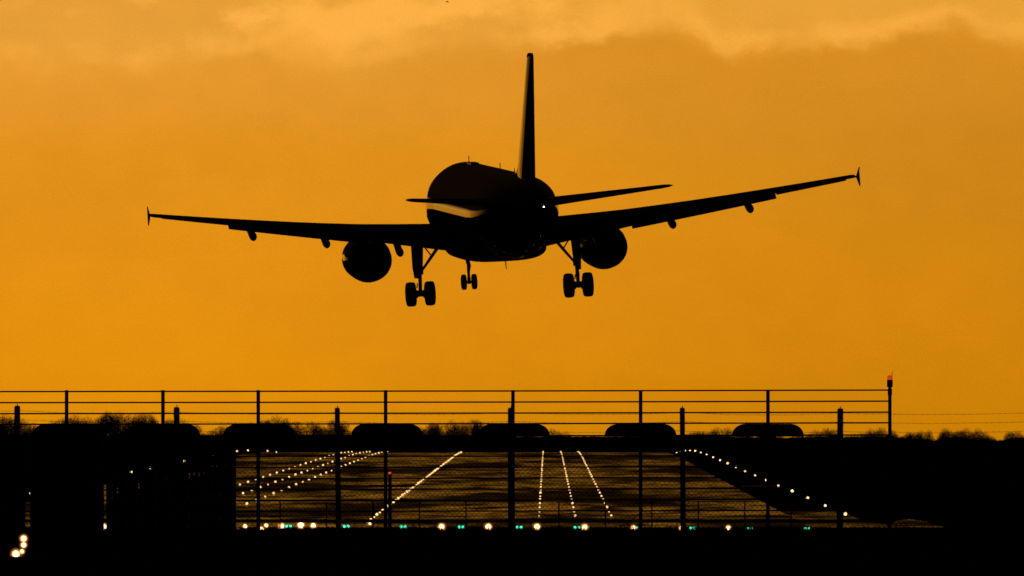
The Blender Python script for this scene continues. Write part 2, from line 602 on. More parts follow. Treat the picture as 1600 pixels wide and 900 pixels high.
def make_tree(seed, h, style):
    rnd = random.Random(seed)
    root = thing('bare_tree', 'tree', 'tree')
    t = MB()
    th = h * (0.22 if style == 'broad' else 0.14)
    t.tube([(0, 0, -0.4), (0.03, 0, th * .5), (0, 0.04, th + .1)], [h * .034, h * .026, h * .022], n=7)
    t.build('trunk', M['bark'], root)
    c = MB()
    n = 7
    for i in range(n):                                   # main limbs
        a = 2 * PI * (i + rnd.uniform(-.3, .3)) / n
        tilt = rnd.uniform(0.2, 0.9)
        d = Vector((math.cos(a) * tilt, math.sin(a) * tilt, 1)).normalized()
        grow(c, rnd, Vector((0, 0, th * rnd.uniform(.75, 1.0))), d, h * rnd.uniform(.28, .36), h * .010, 0, 2, (h * .53, h * .34, h * .42))
    lobes = [(Vector((0, 0, h * .66)), h * .23)]
    for i in range(6):                                   # rounded masses of fine twigs
        a = 2 * PI * (i + rnd.uniform(-.3, .3)) / 6
        q = h * rnd.uniform(.14, .26)
        lobes.append((Vector((math.cos(a) * q, math.sin(a) * q, h * rnd.uniform(.36, .74))), h * rnd.uniform(.13, .20)))
    for cen, rad in lobes:
        m = int(420 * (rad / (h * .18)) ** 2)
        for k in range(m):
            v_ = Vector((rnd.gauss(0, 1), rnd.gauss(0, 1), rnd.gauss(0, 1))).normalized() * rad * rnd.random() ** 0.42
            p0 = cen + v_
            d = ((p0 - Vector((0, 0, th))).normalized() + Vector((rnd.uniform(-.8, .8), rnd.uniform(-.8, .8), rnd.uniform(-.7, .7)))).normalized()
            L = rnd.uniform(.25, .6) * h / 7
            mid = p0 + d * L * .5 + Vector((rnd.uniform(-.05, .05), rnd.uniform(-.05, .05), rnd.uniform(-.05, .03)))
            c.tube([p0 - d * L * .35, mid, p0 + d * L * .75], [.015, .011, .005], n=3)
    zs = sorted(p[2] for p in c.v)
    zmax = zs[int(len(zs) * .99)]
    xs = sorted(abs(p[0]) for p in c.v)
    root['tmp_h'] = zmax
    root['tmp_w'] = xs[int(len(xs) * .975)]
    c.build('crown', M['twig'], root, smooth=False)
    return root


protos = [make_tree(11, 7.0, 'broad'), make_tree(23, 7.0, 'broad'), make_tree(35, 6.0, 'bushy'), make_tree(47, 7.0, 'broad'), make_tree(59, 6.0, 'bushy')]
# picture column, picture row of the top, half width in picture columns
TREES = [(-22, 652, 30), (8, 649, 22), (33, 656, 18), (48, 661, 14), (82, 659, 16), (101, 653, 18), (118, 650, 17), (136, 653, 15), (153, 652, 15), (171, 646, 17),
         (186, 644, 20), (203, 649, 15), (217, 648, 17), (232, 647, 15), (241, 649, 8), (264, 655, 15), (284, 657, 16), (305, 664, 18),
         (345, 666, 22), (390, 662, 18), (412, 656, 16), (432, 652, 19), (447, 655, 14), (466, 659, 14), (497, 660, 17), (523, 656, 15), (538, 660, 13), (575, 664, 20), (640, 666, 22),
         (672, 663, 15), (690, 660, 14), (706, 658, 14), (722, 660, 12), (737, 656, 14), (752, 659, 13), (790, 664, 20), (862, 671, 16), (884, 676, 14),
         (1040, 676, 18), (1076, 675, 14), (1098, 673, 14), (1120, 669, 15), (1136, 669, 13), (1160, 672, 16), (1200, 672, 20), (1258, 677, 13), (1274, 673, 14), (1291, 670, 16), (1308, 671, 14), (1327, 678, 13),
         (1346, 675, 12), (1361, 671, 13), (1377, 669, 14), (1393, 672, 12), (1416, 676, 11), (1425, 675, 12), (1440, 674, 11), (1452, 673, 9),
         (1473, 675, 9), (1482, 670, 12), (1497, 672, 10), (1510, 670, 12), (1528, 671, 12), (1535, 675, 10), (1550, 680, 9), (1577, 674, 9), (1590, 674, 11), (1608, 673, 12)]
rnd = random.Random(3)
for i, (x, y, w) in enumerate(TREES):
    Y = 2330 + rnd.uniform(-25, 40)
    p = protos[i % 5]
    t = p if i < 5 else copy_tree(p)
    base = ground_z(Y)
    h = pz(y + 1.5, Y) - base
    t.location = (px(x, Y), Y, base)
    sxy = (w * 1.1 / F * Y) / p['tmp_w']
    sz = h / p['tmp_h']
    t.rotation_euler = (0, 0, rnd.uniform(0, 2 * PI))
    t.scale = (sxy, sxy, sz)
    size = 'tall' if y < 652 else ('low' if y > 670 else 'middling')
    wide = 'broad' if w > 15 else ('narrow' if w < 12 else 'rounded')
    t['label'] = f'{size} {wide} bare tree, {nth(i + 1)} from the left in the far treeline'
    t['group'] = 'bare trees along the far treeline'
for p in bpy.data.objects:
    for k in ('tmp_h', 'tmp_w'):
        if k in p:
            del p[k]

# dense hedge and undergrowth at the trees' feet: reads as one mass
TOPS = [(-400, 676), (0, 681), (45, 682), (75, 680), (150, 680), (175, 681), (192, 676), (204, 677), (240, 679), (330, 680), (470, 679), (560, 681), (660, 681), (720, 681), (770, 682), (860, 682),
        (910, 682), (960, 682), (1060, 681), (1100, 680), (1150, 683), (1240, 684), (1300, 683), (1390, 683), (1420, 685), (1450, 687), (1462, 689), (1475, 685), (1500, 683),
        (1520, 686), (1545, 688), (1558, 690), (1570, 686), (1600, 684), (2000, 682)]


def hedge_top(x):
    for (a, ya), (b, yb) in zip(TOPS, TOPS[1:]):
        if a <= x <= b:
            return ya + (yb - ya) * (x - a) / (b - a)
    return 682


mb = MB()
Y0 = 2315.0
rings = []
for i in range(0, 601):
    x = -400 + i * 4
    X = px(x, Y0)
    zb = ground_z(Y0) - 0.3
    zt = pz(hedge_top(x), Y0) + 0.10 * noise.noise((X * 1.7, 0, 3)) + 0.12 * noise.noise((X * 0.6, 2, 0))
    j = lambda k: 0.5 * noise.noise((X * 1.3, k, 7))
    rings.append([(X, Y0 - 3 + j(1), zb), (X, Y0 - 2.4 + j(2), zb + (zt - zb) * .6), (X, Y0 - 1 + j(3), zt - .2), (X, Y0 + .3, zt), (X, Y0 + 1.4 + j(4), zt - .25), (X, Y0 + 3 + j(5), zb)])
mb.loft(rings)
rnd = random.Random(8)
for i in range(5200):
    x = rnd.uniform(-60, 1660)
    X = px(x, Y0)
    zt = pz(hedge_top(x), Y0)
    h = rnd.uniform(0.03, 0.28) * (1 + noise.noise((X * .5, 5, 5)))
    a = Vector((X, Y0 + rnd.uniform(-2, 2), zt - .35))
    mb.tube([a, a + Vector((rnd.uniform(-.25, .25), rnd.uniform(-.25, .25), .35 + h))], [0.022, 0.006], n=3)
tag(mb.build('hedge', M['hedge'], smooth=False), 'dense dark hedge and undergrowth along the feet of the far trees', 'hedge', kind='stuff')


# ------------------------------------------------------------------ equipment cabin and slatted screen beside the runway
YC = 470.0
g = ground_z(YC) - 0.1
for ca, cb, lab in ((47, 160, 'plain dark cabin standing just left of the slatted screen'), (-120, 37, 'wider dark cabin cut by the left edge, beside a narrow gap')):
    xc = (ca + cb) / 2
    cab = thing('equipment_cabin', lab, 'cabin', (px(xc, YC), YC, g), 'dark cabins beside the runway')
    w = px(cb, YC) - px(ca, YC)
    hh = pz(694, YC) - g
    mb = MB()
    mb.box((0, 0.9, hh / 2), (w, 1.8, hh), bev=0.03)
    mb.build('wall', M['cabin'], cab)
    mb = MB()
    mb.box((0, 0.9, hh + 0.05), (w + 0.02, 2.0, 0.1), bev=0.03)
    mb.build('roof', M['panel'], cab)
    mb = MB()
    mb.box((0.2, -0.02, 1.12), (0.85, 0.035, 1.9), bev=0.02)
    dr = mb.build('door', M['panel'], cab)
    mb = MB()
    mb.tube([(0.52, -0.05, 1.05), (0.52, -0.07, 1.2)], 0.02)
    mb.build('handle', M['metal'], dr)

scr = thing('slatted_screen', 'dark close slatted screen standing right of the plain cabin', 'screen', (0, YC, g))
x0, x1 = 166.0, 369.0
SLITS = {}                         # openings added so far light shows as ticks: column -> [(row, half width, half height)]
for Yg in (1231, 1291, 1411):
    SLITS[800 + F * (RX0 + RXS * Yg - 23.9) / Yg] = [(HORIZON - F * (plane_z(Yg) + 0.24) / Yg, 2.1, 3.6)]
for sx_, rows_ in ((183.8, (763.5, 769.5)), (204.5, (761.5, 767)), (217, (757, 762.5)), (236, (752, 759)), (258, (729.5, 748)), (288.5, (741.5,)), (296.3, (740.5, 746)),
                   (303.5, (739.5,)), (311, (738.5, 743)), (319, (739,)), (332, (729.5,)), (339, (729,)), (352.3, (725.5,))):
    SLITS[sx_] = [(r_, 0.75, 1.9) for r_ in rows_]
edges = [x0]
x = x0
rnd = random.Random(12)
while x < x1 - 6:
    x += rnd.uniform(8.5, 11.5)
    edges.append(min(x, x1))
if edges[-1] < x1:
    edges[-1] = x1
edges = [e for e in edges if all(abs(e - q) > rr[0][1] + .4 for q, rr in SLITS.items())]
edges = [x0] + [e for e in edges if x0 + 1 < e < x1 - 1] + [x1]
mb = MB()
zt = pz(696, YC) - g
for a, b in zip(edges, edges[1:]):
    cuts = [a] + sorted(q for gq, rr in SLITS.items() if a <= gq < b for q in (gq - rr[0][1], gq + rr[0][1])) + [b]
    for c0, c1 in zip(cuts[0::2], cuts[1::2]):
        X0, X1 = px(c0, YC), px(c1 - 0.10, YC)
        if X1 - X0 > 0.002:
            mb.box(((X0 + X1) / 2, rnd.uniform(-.006, .006), zt / 2 - .03 + rnd.uniform(-.01, .01)), (X1 - X0, 0.03, zt))
for gq, rr in SLITS.items():
    zz = [0.0]
    for gy, wq, hq in sorted(rr, reverse=True):
        zl = pz(gy, YC) - g
        zz += [zl - hq / F * YC, zl + hq / F * YC]
    zz.append(zt)
    for z0, z1 in zip(zz[0::2], zz[1::2]):
        mb.box((px(gq, YC), 0.0, (z0 + z1) / 2), (2.1 * rr[0][1] / F * YC, 0.03, z1 - z0))
mb.build('slat_panel', M['slat'], scr, smooth=False)
for k, zz in enumerate((zt * 0.12, zt * 0.92)):
    mb = MB()
    mb.box(((px(x0, YC) + px(x1, YC)) / 2, 0.06, zz), (px(x1, YC) - px(x0, YC), 0.06, 0.09))
    mb.build('rail', M['slat'], scr, smooth=False)
for xx in (x0 + 3, (x0 + x1) / 2 + 2, x1 - 3):
    mb = MB()
    mb.box((px(xx, YC), 0.13, zt / 2), (0.09, 0.08, zt + 0.05))
    mb.build('post', M['slat'], scr, smooth=False)


# ------------------------------------------------------------------ antenna array: tall frame of horizontal rails
YA = 450.0
gA = ground_z(YA)
arr = thing('antenna_array', 'wide dark frame of horizontal rails on posts carrying rounded panels before the runway', 'antenna', (0, YA, gA))
XL, XR = px(-260, YA), px(1390.5, YA)
rail_rows = [611.5, 628.8, 646.0, 662.6, 681.5, 697, 713.3, 730.5, 747.7, 764.8, 782, 799]
for k, y in enumerate(rail_rows):
    mb = MB()
    dz = 0.013
    mb.tube([(XL, 0, pz(y, YA) - gA - dz), (0, 0, pz(y - .6, YA) - gA), (XR, 0, pz(y - 1.3, YA) - gA + dz)], 0.0215, n=8)
    mb.build('rail', M['steel'], arr)
mb = MB()
mb.box(((XL + XR) / 2, 0, pz(814, YA) - gA), (XR - XL, 0.1, 0.10), bev=0.01)
mb.build('beam', M['steel'], arr)
PX = [-196, -46, 104, 254.5, 403.5, 602.5, 801.5, 1001, 1200, 1390.5]
for x in PX:
    mb = MB()
    top = 609.5 if x < 1300 else 617
    wd = 0.105 if x < 1300 else 0.10
    mb.box((px(x, YA), 0.075, (pz(top, YA) - gA) / 2), (wd, 0.09, pz(top, YA) - gA), bev=0.01)
    mb.build('post', M['steel'], arr)
    mb = MB()
    zt = pz(650, YA) - gA
    mb.tube([(px(x, YA), 0.12, zt), (px(x, YA), 1.9, 0.0)], 0.035, n=8)
    mb.build('stay', M['steel'], arr)
for x in (-194, -44, 106, 256, 405, 604.5, 803, 1001, 1200):
    mb = MB()
    hw = 56.0 / F * YA
    zb, zt = pz(682.2, YA) - gA, pz(662.3, YA) - gA
    out = [(-hw, zb), (hw, zb)]
    for k in range(0, 9):
        a = PI / 2 * k / 8
        out.append((hw - 0.40 * (1 - math.cos(a)), zb + (zt - zb) * (0.10 + 0.90 * math.sin(a))))
    for k in range(8, -1, -1):
        a = PI / 2 * k / 8
        out.append((-hw + 0.40 * (1 - math.cos(a)), zb + (zt - zb) * (0.10 + 0.90 * math.sin(a))))
    X = px(x, YA)
    rings = []
    for yy, sc in ((0.15, .94), (0.20, 1.0), (0.60, 1.0), (0.65, .94)):
        zc = (zb + zt) / 2
        rings.append([(X + a * sc, yy, zc + (b - zc) * sc) for a, b in out])
    mb.loft(rings)
    mb.build('radome', M['panel'], arr)
# obstruction light on the last post
X = px(1390.5, YA)
Zp = lambda y: pz(y, YA) - gA
hs = MB()
hs.box((X, 0.075, (Zp(618) + Zp(607)) / 2), (0.125, 0.12, Zp(607) - Zp(618)), bev=0.015)
hs.tube([(X, 0.075, Zp(608)), (X, 0.075, Zp(602))], 0.05, n=10)
hs.tube([(X, 0.075, Zp(605)), (X, 0.075, Zp(603.5)), (X, 0.075, Zp(594)), (X, 0.075, Zp(593.5))], [0.07, 0.088, 0.085, 0.07], n=14)
hs.tube([(X + 0.062, 0.06, Zp(604)), (X + 0.066, 0.06, Zp(580.5))], 0.009, n=6)
ob = hs.build('obstruction_light', M['housing'], arr)
tag(ob, 'lamp housing with a lit red domed top and thin spike')
mb = MB()
mb.sphere((X - 0.005, 0.075, Zp(590.7)), 0.046, zs=0.9)
mb.build('lamp', M['lamp_red'], ob)
mb = MB()
mb.tube([(X, 0.075, Zp(594.2)), (X, 0.075, Zp(589)), (X, 0.075, Zp(587)), (X, 0.075, Zp(586))], [0.078, 0.078, 0.055, 0.01], n=14)
mb.build('glow_dome', M['red_glass'], ob)

# low fence behind the array
YL = 520.0
gL = ground_z(YL)
lf = thing('low_fence', 'low thin railed fence seen through the antenna frame before the runway end', 'fence', (0, YL, gL))
for y in (783, 806):
    mb = MB()
    mb.tube([(px(365, YL), 0, pz(y, YL) - gL), (px(1330, YL), 0, pz(y + 0.6, YL) - gL)], 0.014, n=6)
    mb.build('rail', M['steel'], lf)
xs = [437.7 + 72.6 * k for k in range(13)]
for k, x in enumerate(xs):
    mb = MB()
    top = pz(782 + rnd.uniform(-1, 3), YL) - gL
    mb.box((px(x, YL), 0.03, top / 2), (0.045, 0.05, top))
    mb.build('post', M['steel'], lf)

# monitor post with a red lamp
YM = 500.0
gM = ground_z(YM)
mp = thing('monitor_post', 'short dark post with a crossarm and small red lamp', 'post', (px(609.3, YM), YM, gM))
zm = lambda y: pz(y, YM) - gM
mb = MB()
mb.tube([(0, 0, 0), (0, 0, zm(743))], [0.07, 0.055], n=10)
mb.build('pole', M['steel'], mp)
mb = MB()
mb.tube([(px(576, YM) - px(609.3, YM), 0, zm(758)), (-.3, 0, zm(759.5)), (0.4, 0, zm(759.5)), (px(652, YM) - px(609.3, YM), 0, zm(759))], [0.018, 0.035, 0.035, 0.02], n=8)
mb.build('crossarm', M['steel'], mp)
mb = MB()
mb.sphere((0, 0, zm(739)), 0.05, zs=0.75)
mb.build('lamp', M['lamp_red'], mp)
mb = MB()
mb.tube([(0, 0, zm(744)), (0, 0, zm(741))], [0.075, 0.06], n=10)
mb.build('lamp_base', M['housing'], mp)

# ------------------------------------------------------------------ perimeter fence with barbed wire
YF = 278.0
gF = ground_z(YF)
pf = thing('perimeter_fence', 'chain-link perimeter fence with leaning posts and barbed wire along the grass bank', 'fence', (0, YF, gF))
FP = [(-223, 634, 1.0), (27, 634, -.5), (276, 636, 1.0), (527, 637, 2.0), (798.5, 637, .5), (1066, 637, 1.5), (1313, 638, -1.0), (1655, 636, .5), (1910, 637, 0)]
for x, y, lean in FP:
    mb = MB()
    w = 0.058 if x < 500 or x > 1250 else 0.05
    if x == 798.5:
        w = 0.064
    zt = pz(y, YF) - gF
    a, b = px(x, YF), px(x + lean, YF)
    out = lambda X, z, q: [(X - q, -q, z), (X + q, -q, z), (X + q, q, z), (X - q, q, z)]
    mb.loft([out(b, -0.15, w * .98), out((a + b) / 2, zt * .5, w * .95), out(a, zt - .03, w * .92), out(a, zt, w * .7)])
    mb.tube([(a, 0, zt - .01), (a + .004, 0, zt + 0.035)], 0.009, n=5)
    mb.build('post', M['concrete'], pf, smooth=False)
rnd = random.Random(21)
for k, off in enumerate((7.5, 21.5, 36.0)):
    mb = MB()
    for (xa, ya, _), (xb, yb, _) in zip(FP, FP[1:]):
        pts = []
        for j in range(11):
            t = j / 10
            X = px(xa + (xb - xa) * t, YF)
            sag = 0.035 * 4 * t * (1 - t)
            pts.append(Vector((X, -0.06, pz(ya + (yb - ya) * t + off, YF) - gF - sag + rnd.uniform(-.004, .004))))
        mb.tube(pts, 0.0026, n=4)
        n = int((pts[-1].x - pts[0].x) / 0.125)
        for j in range(n):
            t = (j + rnd.uniform(.3, .7)) / n * 10
            i0 = min(9, int(t))
            p = pts[i0].lerp(pts[i0 + 1], t - i0)
            for s in (-1, 1):
                e = Vector((rnd.uniform(-.012, .012), rnd.uniform(-.01, .01), s * rnd.uniform(.010, .020)))
                mb.tube([p - e * .3, p + e * .8], [0.0035, 0.002], n=3)
    mb.build('barbed_wire', M['wire'], pf, smooth=False)
# woven mesh: zigzag wires in two directions
mb = MB()
ztop = pz(688, YF) - gF
P = 0.088
XA, XB = px(-230, YF), px(1920, YF)
r = 0.0034
n = int((XB - XA + ztop) / P)
for s in (1, -1):
    for i in range(n):
        x = XA + i * P - (ztop if s > 0 else 0)
        a = Vector((x, 0.062 + 0.003 * s, 0.0))
        b = Vector((x + s * ztop, 0.062 + 0.003 * s, ztop))
        if s < 0:
            a.x += 0
        u_ = Vector((r * .7, 0, -s * r * .7))
        w_ = Vector((0, r, 0))
        mb.loft([[a - u_, a - w_, a + u_, a + w_], [b - u_, b - w_, b + u_, b + w_]], caps=False)
mb.build('chain_link_mesh', M['wire'], pf, smooth=False)
for zz in (0.03, ztop * .5, ztop):
    mb = MB()
    mb.tube([(XA, 0.07, zz), (XB, 0.07, zz)], 0.0022, n=4)
    mb.build('straining_wire', M['wire'], pf, smooth=False)


# ------------------------------------------------------------------ runway lights
def lamp_proto(name, label, cat, r, m, sits=0.03):
    b = MB()
    b.sphere((0, 0, sits), r, seg=10, ring=7)
    b.tube([(0, 0, -0.03), (0, 0, sits - r * .8)], [r * 1.3, r * 1.1], n=10, mi=1)
    return tag(b.build(name, [m, M['housing']]), label, cat)


LR = random.Random(77)


def light_row(proto, name, xs_Y, lab, group):
    first = True
    for i, (X, Y, dz) in enumerate(xs_Y):
        o = proto if first else proto.copy()
        if not first:
            COL.objects.link(o)
        first = False
        o.location = (X, Y, plane_z(Y) + dz)
        q = LR.uniform(0.72, 1.12)
        o.scale = (q, q, q)
        o['label'] = lab.format(nth(i + 1))
        o['group'] = group


def cx(Y):
    return RX0 + RXS * Y


# centre line, 15 m apart
pts = [(cx(797 + 15 * k), 797 + 15 * k, 0.05) for k in range(59)]
light_row(lamp_proto('centreline_light', 'l', 'runway light', 0.078, M['lamp_small'], 0.05), '', pts,
          '{} light from the near end of the dense slanting runway row', 'lights of the dense slanting centre row')
# three rows on either side, 30 m apart
for off, side, what in ((8.85, 'right', 'left of the three rows right of the dense line'), (10.8, 'right', 'middle of the three rows right of the dense line'),
                        (12.75, 'right', 'right of the three rows right of the dense line'),
                        (-8.6, 'left', 'lowest of the three rows left of the dense line'), (-10.6, 'left', 'middle of the three rows left of the dense line'),
                        (-12.6, 'left', 'topmost of the three rows left of the dense line')):
    pts = []
    for k in range(31):
        Y = 833 + 30 * k + (-4 if off < 0 else 0)
        X = cx(Y) + off
        if Y > 1740 or (off < 0 and 800 + F * X / Y < 371):
            continue
        pts.append((X, Y, 0.05))
    light_row(lamp_proto('touchdown_light', 'l', 'runway light', 0.066 if off > 0 else 0.080, M['lamp_small'], 0.05), '', pts,
              '{} light from near end, ' + what, f'touchdown lights, {what}')
# runway edges, 60 m apart
pts = [(cx(Y) + 25.3, Y, 0.12) for Y in [828 + 60 * k for k in range(20)]]
light_row(lamp_proto('edge_light', 'l', 'runway light', 0.092, M['lamp_edge'], 0.12), '', pts,
          '{} light from the near end along the right runway edge', 'lights along the right runway edge')
pts = [(cx(Y) - 23.9, Y, 0.12) for Y in [991 + 60 * k for k in range(16)]]
light_row(lamp_proto('edge_light', 'l', 'runway light', 0.092, M['lamp_edge'], 0.12), '', pts,
          '{} light from the near end along the left runway edge', 'lights along the left runway edge')

# green threshold lamps in pairs
gx = [451, 541, 630, 720.5, 811.5, 901.3, 991, 1081.5, 1171.5, 1261.5]
YT = 771.0
proto = None
for i, x in enumerate(gx):
    if proto is None:
        o = thing('threshold_light', 'l', 'runway light')
        mb = MB()
        mb.box((0, 0.08, -0.07), (0.36, 0.14, 0.08), bev=0.02)
        mb.tube([(0, 0.08, -0.3), (0, 0.08, -0.1)], 0.03)
        mb.build('housing', M['housing'], o)
        for s in (-1, 1):
            mb = MB()
            mb.sphere((s * 0.095, 0, 0.0), 0.062)
            lp = mb.build('lamp', M['lamp_green'], o)
            mb = MB()
            mb.sphere((s * 0.095, 0, 0.0), 0.093)
            mb.build('glow_dome', M['green_glow'], lp)  # added halo sphere round each green lamp
        proto = o
    else:
        o = copy_tree(proto)
    o.location = (px(x, YT), YT, pz(822.0 + 4.2 * (x - 451) / 810, YT))
    o['label'] = f'twin green lamp on the runway threshold, {nth(i + 1)} from the left'
    o['group'] = 'green twin lamps across the runway threshold'


# bright approach lamps on short stems
def approach_light(x, y, Y, r, label, group):
    g_ = ground_z(Y)
    z = pz(y, Y)
    o = thing('approach_light', label, 'approach light', (px(x, Y), Y, g_), group)
    h = z - g_
    mb = MB()
    mb.tube([(0, 0.05, -0.1), (0, 0.05, max(h - r, 0.02))], 0.025)
    mb.build('stem', M['housing'], o)
    mb = MB()
    mb.tube([(0, r * .4, h), (0, r * 1.9, h)], [r * .9, r * .6], n=12)
    mb.build('housing', M['housing'], o)
    mb = MB()
    mb.sphere((0, 0, h), r * .92)
    lp = mb.build('lamp', M['lamp_big'], o)
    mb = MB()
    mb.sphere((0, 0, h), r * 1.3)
    mb.build('lens', M['amber_glow'], lp)  # added sphere, glowing as the inner halo of the lamp
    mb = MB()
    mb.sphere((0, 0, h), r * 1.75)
    mb.build('glow_dome', M['amber'], lp)  # added sphere, fainter outer halo
    return o


row = [(690, 823), (763, 823), (839, 823), (913.5, 824), (989.5, 824.5), (1065, 825), (1138, 825)]
for i, (x, y) in enumerate(row):
    approach_light(x, y, 742, 0.135 if i < 4 else 0.105, f'bright amber lamp, {nth(i + 1)} from left of the spaced row before the threshold', 'spaced bright lamps before the threshold')
clus = [(371, 831.5, .125, 'lowest of the lamp cluster at the left end'), (383, 822.3, .09, 'small, above the lowest lamp of the left cluster'),
        (408.5, 827, .11, 'third from left in the cluster, slightly low'), (416, 821, .085, 'small, fourth from left in the cluster'),
        (440, 822, .125, 'left beside the first green pair'), (470, 820.5, .15, 'largest, second from right in the cluster'),
        (489.5, 821, .115, 'rightmost of the left cluster'), (578, 818.3, .06, 'dim one at the foot of the dense row')]
for x, y, r, l in clus:
    approach_light(x, y, 742, r, 'bright amber lamp, ' + l, 'clustered bright lamps left of the threshold')
approach_light(163.5, 823, 742, 0.125, 'lone bright amber lamp between the cabin and the slatted screen', 'bright lamps further left')
for x, y, r, l in ((25, 865.5, .047, 'largest amber lamp in the stack at the bottom left corner'), (34.5, 861.5, .026, 'small amber lamp touching the largest one at the bottom left'),
                   (37, 851.5, .033, 'second amber lamp down in the bottom left stack'), (37, 841.5, .038, 'topmost amber lamp of the bottom left stack')):
    approach_light(x, y, 215, r, l, 'stacked lamps in the bottom left corner')


# ------------------------------------------------------------------ the airliner (x right, y forward, z up; station s metres behind the nose)
plane = thing('airliner', 'dark twin-engine airliner landing with wheels and flaps down, seen from behind', 'aeroplane', (-0.79, 735.0, 10.964))
cy, sy = math.cos(R(6.76)), math.sin(R(6.76))
RZ = Matrix.Rotation(R(6.76), 3, 'Z')
RXm = Matrix.Rotation(R(2.53), 3, 'X')
RYm = Matrix.Rotation(R(-3.28), 3, 'Y')
plane.rotation_euler = (RZ @ RXm @ RYm).to_euler()


def st(s):
    return 17.7 - s


# fuselage
secs = [(0.0, .03, -.52, -.58), (.12, .28, -.28, -.82), (.5, .62, 0.02, -1.12), (1.2, 1.03, .45, -1.47), (2.1, 1.4, 1.0, -1.75), (3.1, 1.68, 1.55, -1.92),
        (4.4, 1.88, 1.92, -2.03), (6, 1.975, 2.07, -2.07), (9, 1.975, 2.07, -2.07), (13, 1.975, 2.07, -2.07), (18, 1.975, 2.07, -2.07), (22.5, 1.975, 2.07, -2.07), (24.5, 1.965, 2.07, -2.03),
        (26.2, 1.91, 2.07, -1.88), (28, 1.79, 2.06, -1.57), (29.8, 1.60, 2.03, -1.14), (31.5, 1.34, 1.97, -.70), (33.2, 1.03, 1.88, -.24), (34.8, .72, 1.75, .20),
        (36.2, .45, 1.57, .58), (37.2, .28, 1.40, .82), (37.5, .20, 1.33, .90)]
N = 56
rings = []
for s, w, zt, zb in secs:
    zc, hh = (zt + zb) / 2, (zt - zb) / 2
    rings.append([(w * math.cos(2 * PI * j / N), st(s), zc + hh * math.sin(2 * PI * j / N)) for j in range(N)])
mb = MB()
mb.loft(rings)
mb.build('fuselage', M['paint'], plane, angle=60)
# belly fairing
mb = MB()
rings = []
for s, w, zb, zt in ((10.2, .7, -2.02, -1.7), (11.2, 1.5, -2.14, -1.25), (12.5, 1.98, -2.26, -.95), (14.5, 2.16, -2.33, -.8), (17.5, 2.18, -2.34, -.8), (20.0, 2.1, -2.31, -.9), (21.8, 1.75, -2.2, -1.2), (23.3, .9, -2.0, -1.6)):
    zc, hh = (zt + zb) / 2, (zt - zb) / 2
    ring = []
    for j in range(40):
        a = 2 * PI * j / 40
        c, q = math.cos(a), math.sin(a)
        ring.append((w * math.copysign(abs(c) ** .62, c), st(s), zc + hh * math.copysign(abs(q) ** .7, q)))
    rings.append(ring)
mb.loft(rings)
mb.build('belly_fairing', M['belly'], plane, angle=60)


def airfoil(t, xmax=1.0, n=11, camber=0.018):
    def yt(x):
        return 5 * t * (0.2969 * math.sqrt(x) - 0.126 * x - 0.3516 * x * x + 0.2843 * x ** 3 - 0.1036 * x ** 4)
    yc = lambda x: camber * 4 * x * (1 - x)
    xs = [xmax * (0.5 - 0.5 * math.cos(PI * i / (n - 1))) for i in range(n)]
    up = [(x, yc(x) + yt(x) + .001) for x in reversed(xs)]
    lo = [(x, yc(x) - yt(x) - .001) for x in xs[1:]]
    return up + lo


def wing_at(y):
    le = 11.9 + 0.51 * y
    te = 18.9 + 0.02 * y if y < 6.4 else 19.03 + (22.05 - 19.03) * (y - 6.4) / 10.5
    z = -1.25 + 0.0950 * y + 0.0017 * y * y
    inc = R(4.2 - 3.6 * y / 17)
    t = 0.15 - 0.042 * min(1, y / 9)
    return le, te - le, z, inc, t


def section(y, side, pts, le, c, z, inc, pivot=.25):
    out = []
    for a, b in pts:
        s = le + c * (a * math.cos(inc) + b * math.sin(inc))
        zz = z + c * (b * math.cos(inc) - (a - pivot) * math.sin(inc))
        out.append((side * y, st(s), zz))
    return out


def surf_panel(side, ya, yb, hinge, chord, defl, gap, n=5, t=.15):
    rings = []
    for i in range(n):
        y = ya + (yb - ya) * i / (n - 1)
        le, c, z, inc, _ = wing_at(y)
        hs = le + c * hinge * math.cos(inc)
        hz = z - c * (hinge - .25) * math.sin(inc) - gap * c
        rings.append(section(y, side, airfoil(t, camber=.01), hs, c * chord, hz, inc + R(defl), 0.0))
    b = MB()
    b.loft(rings)
    return b


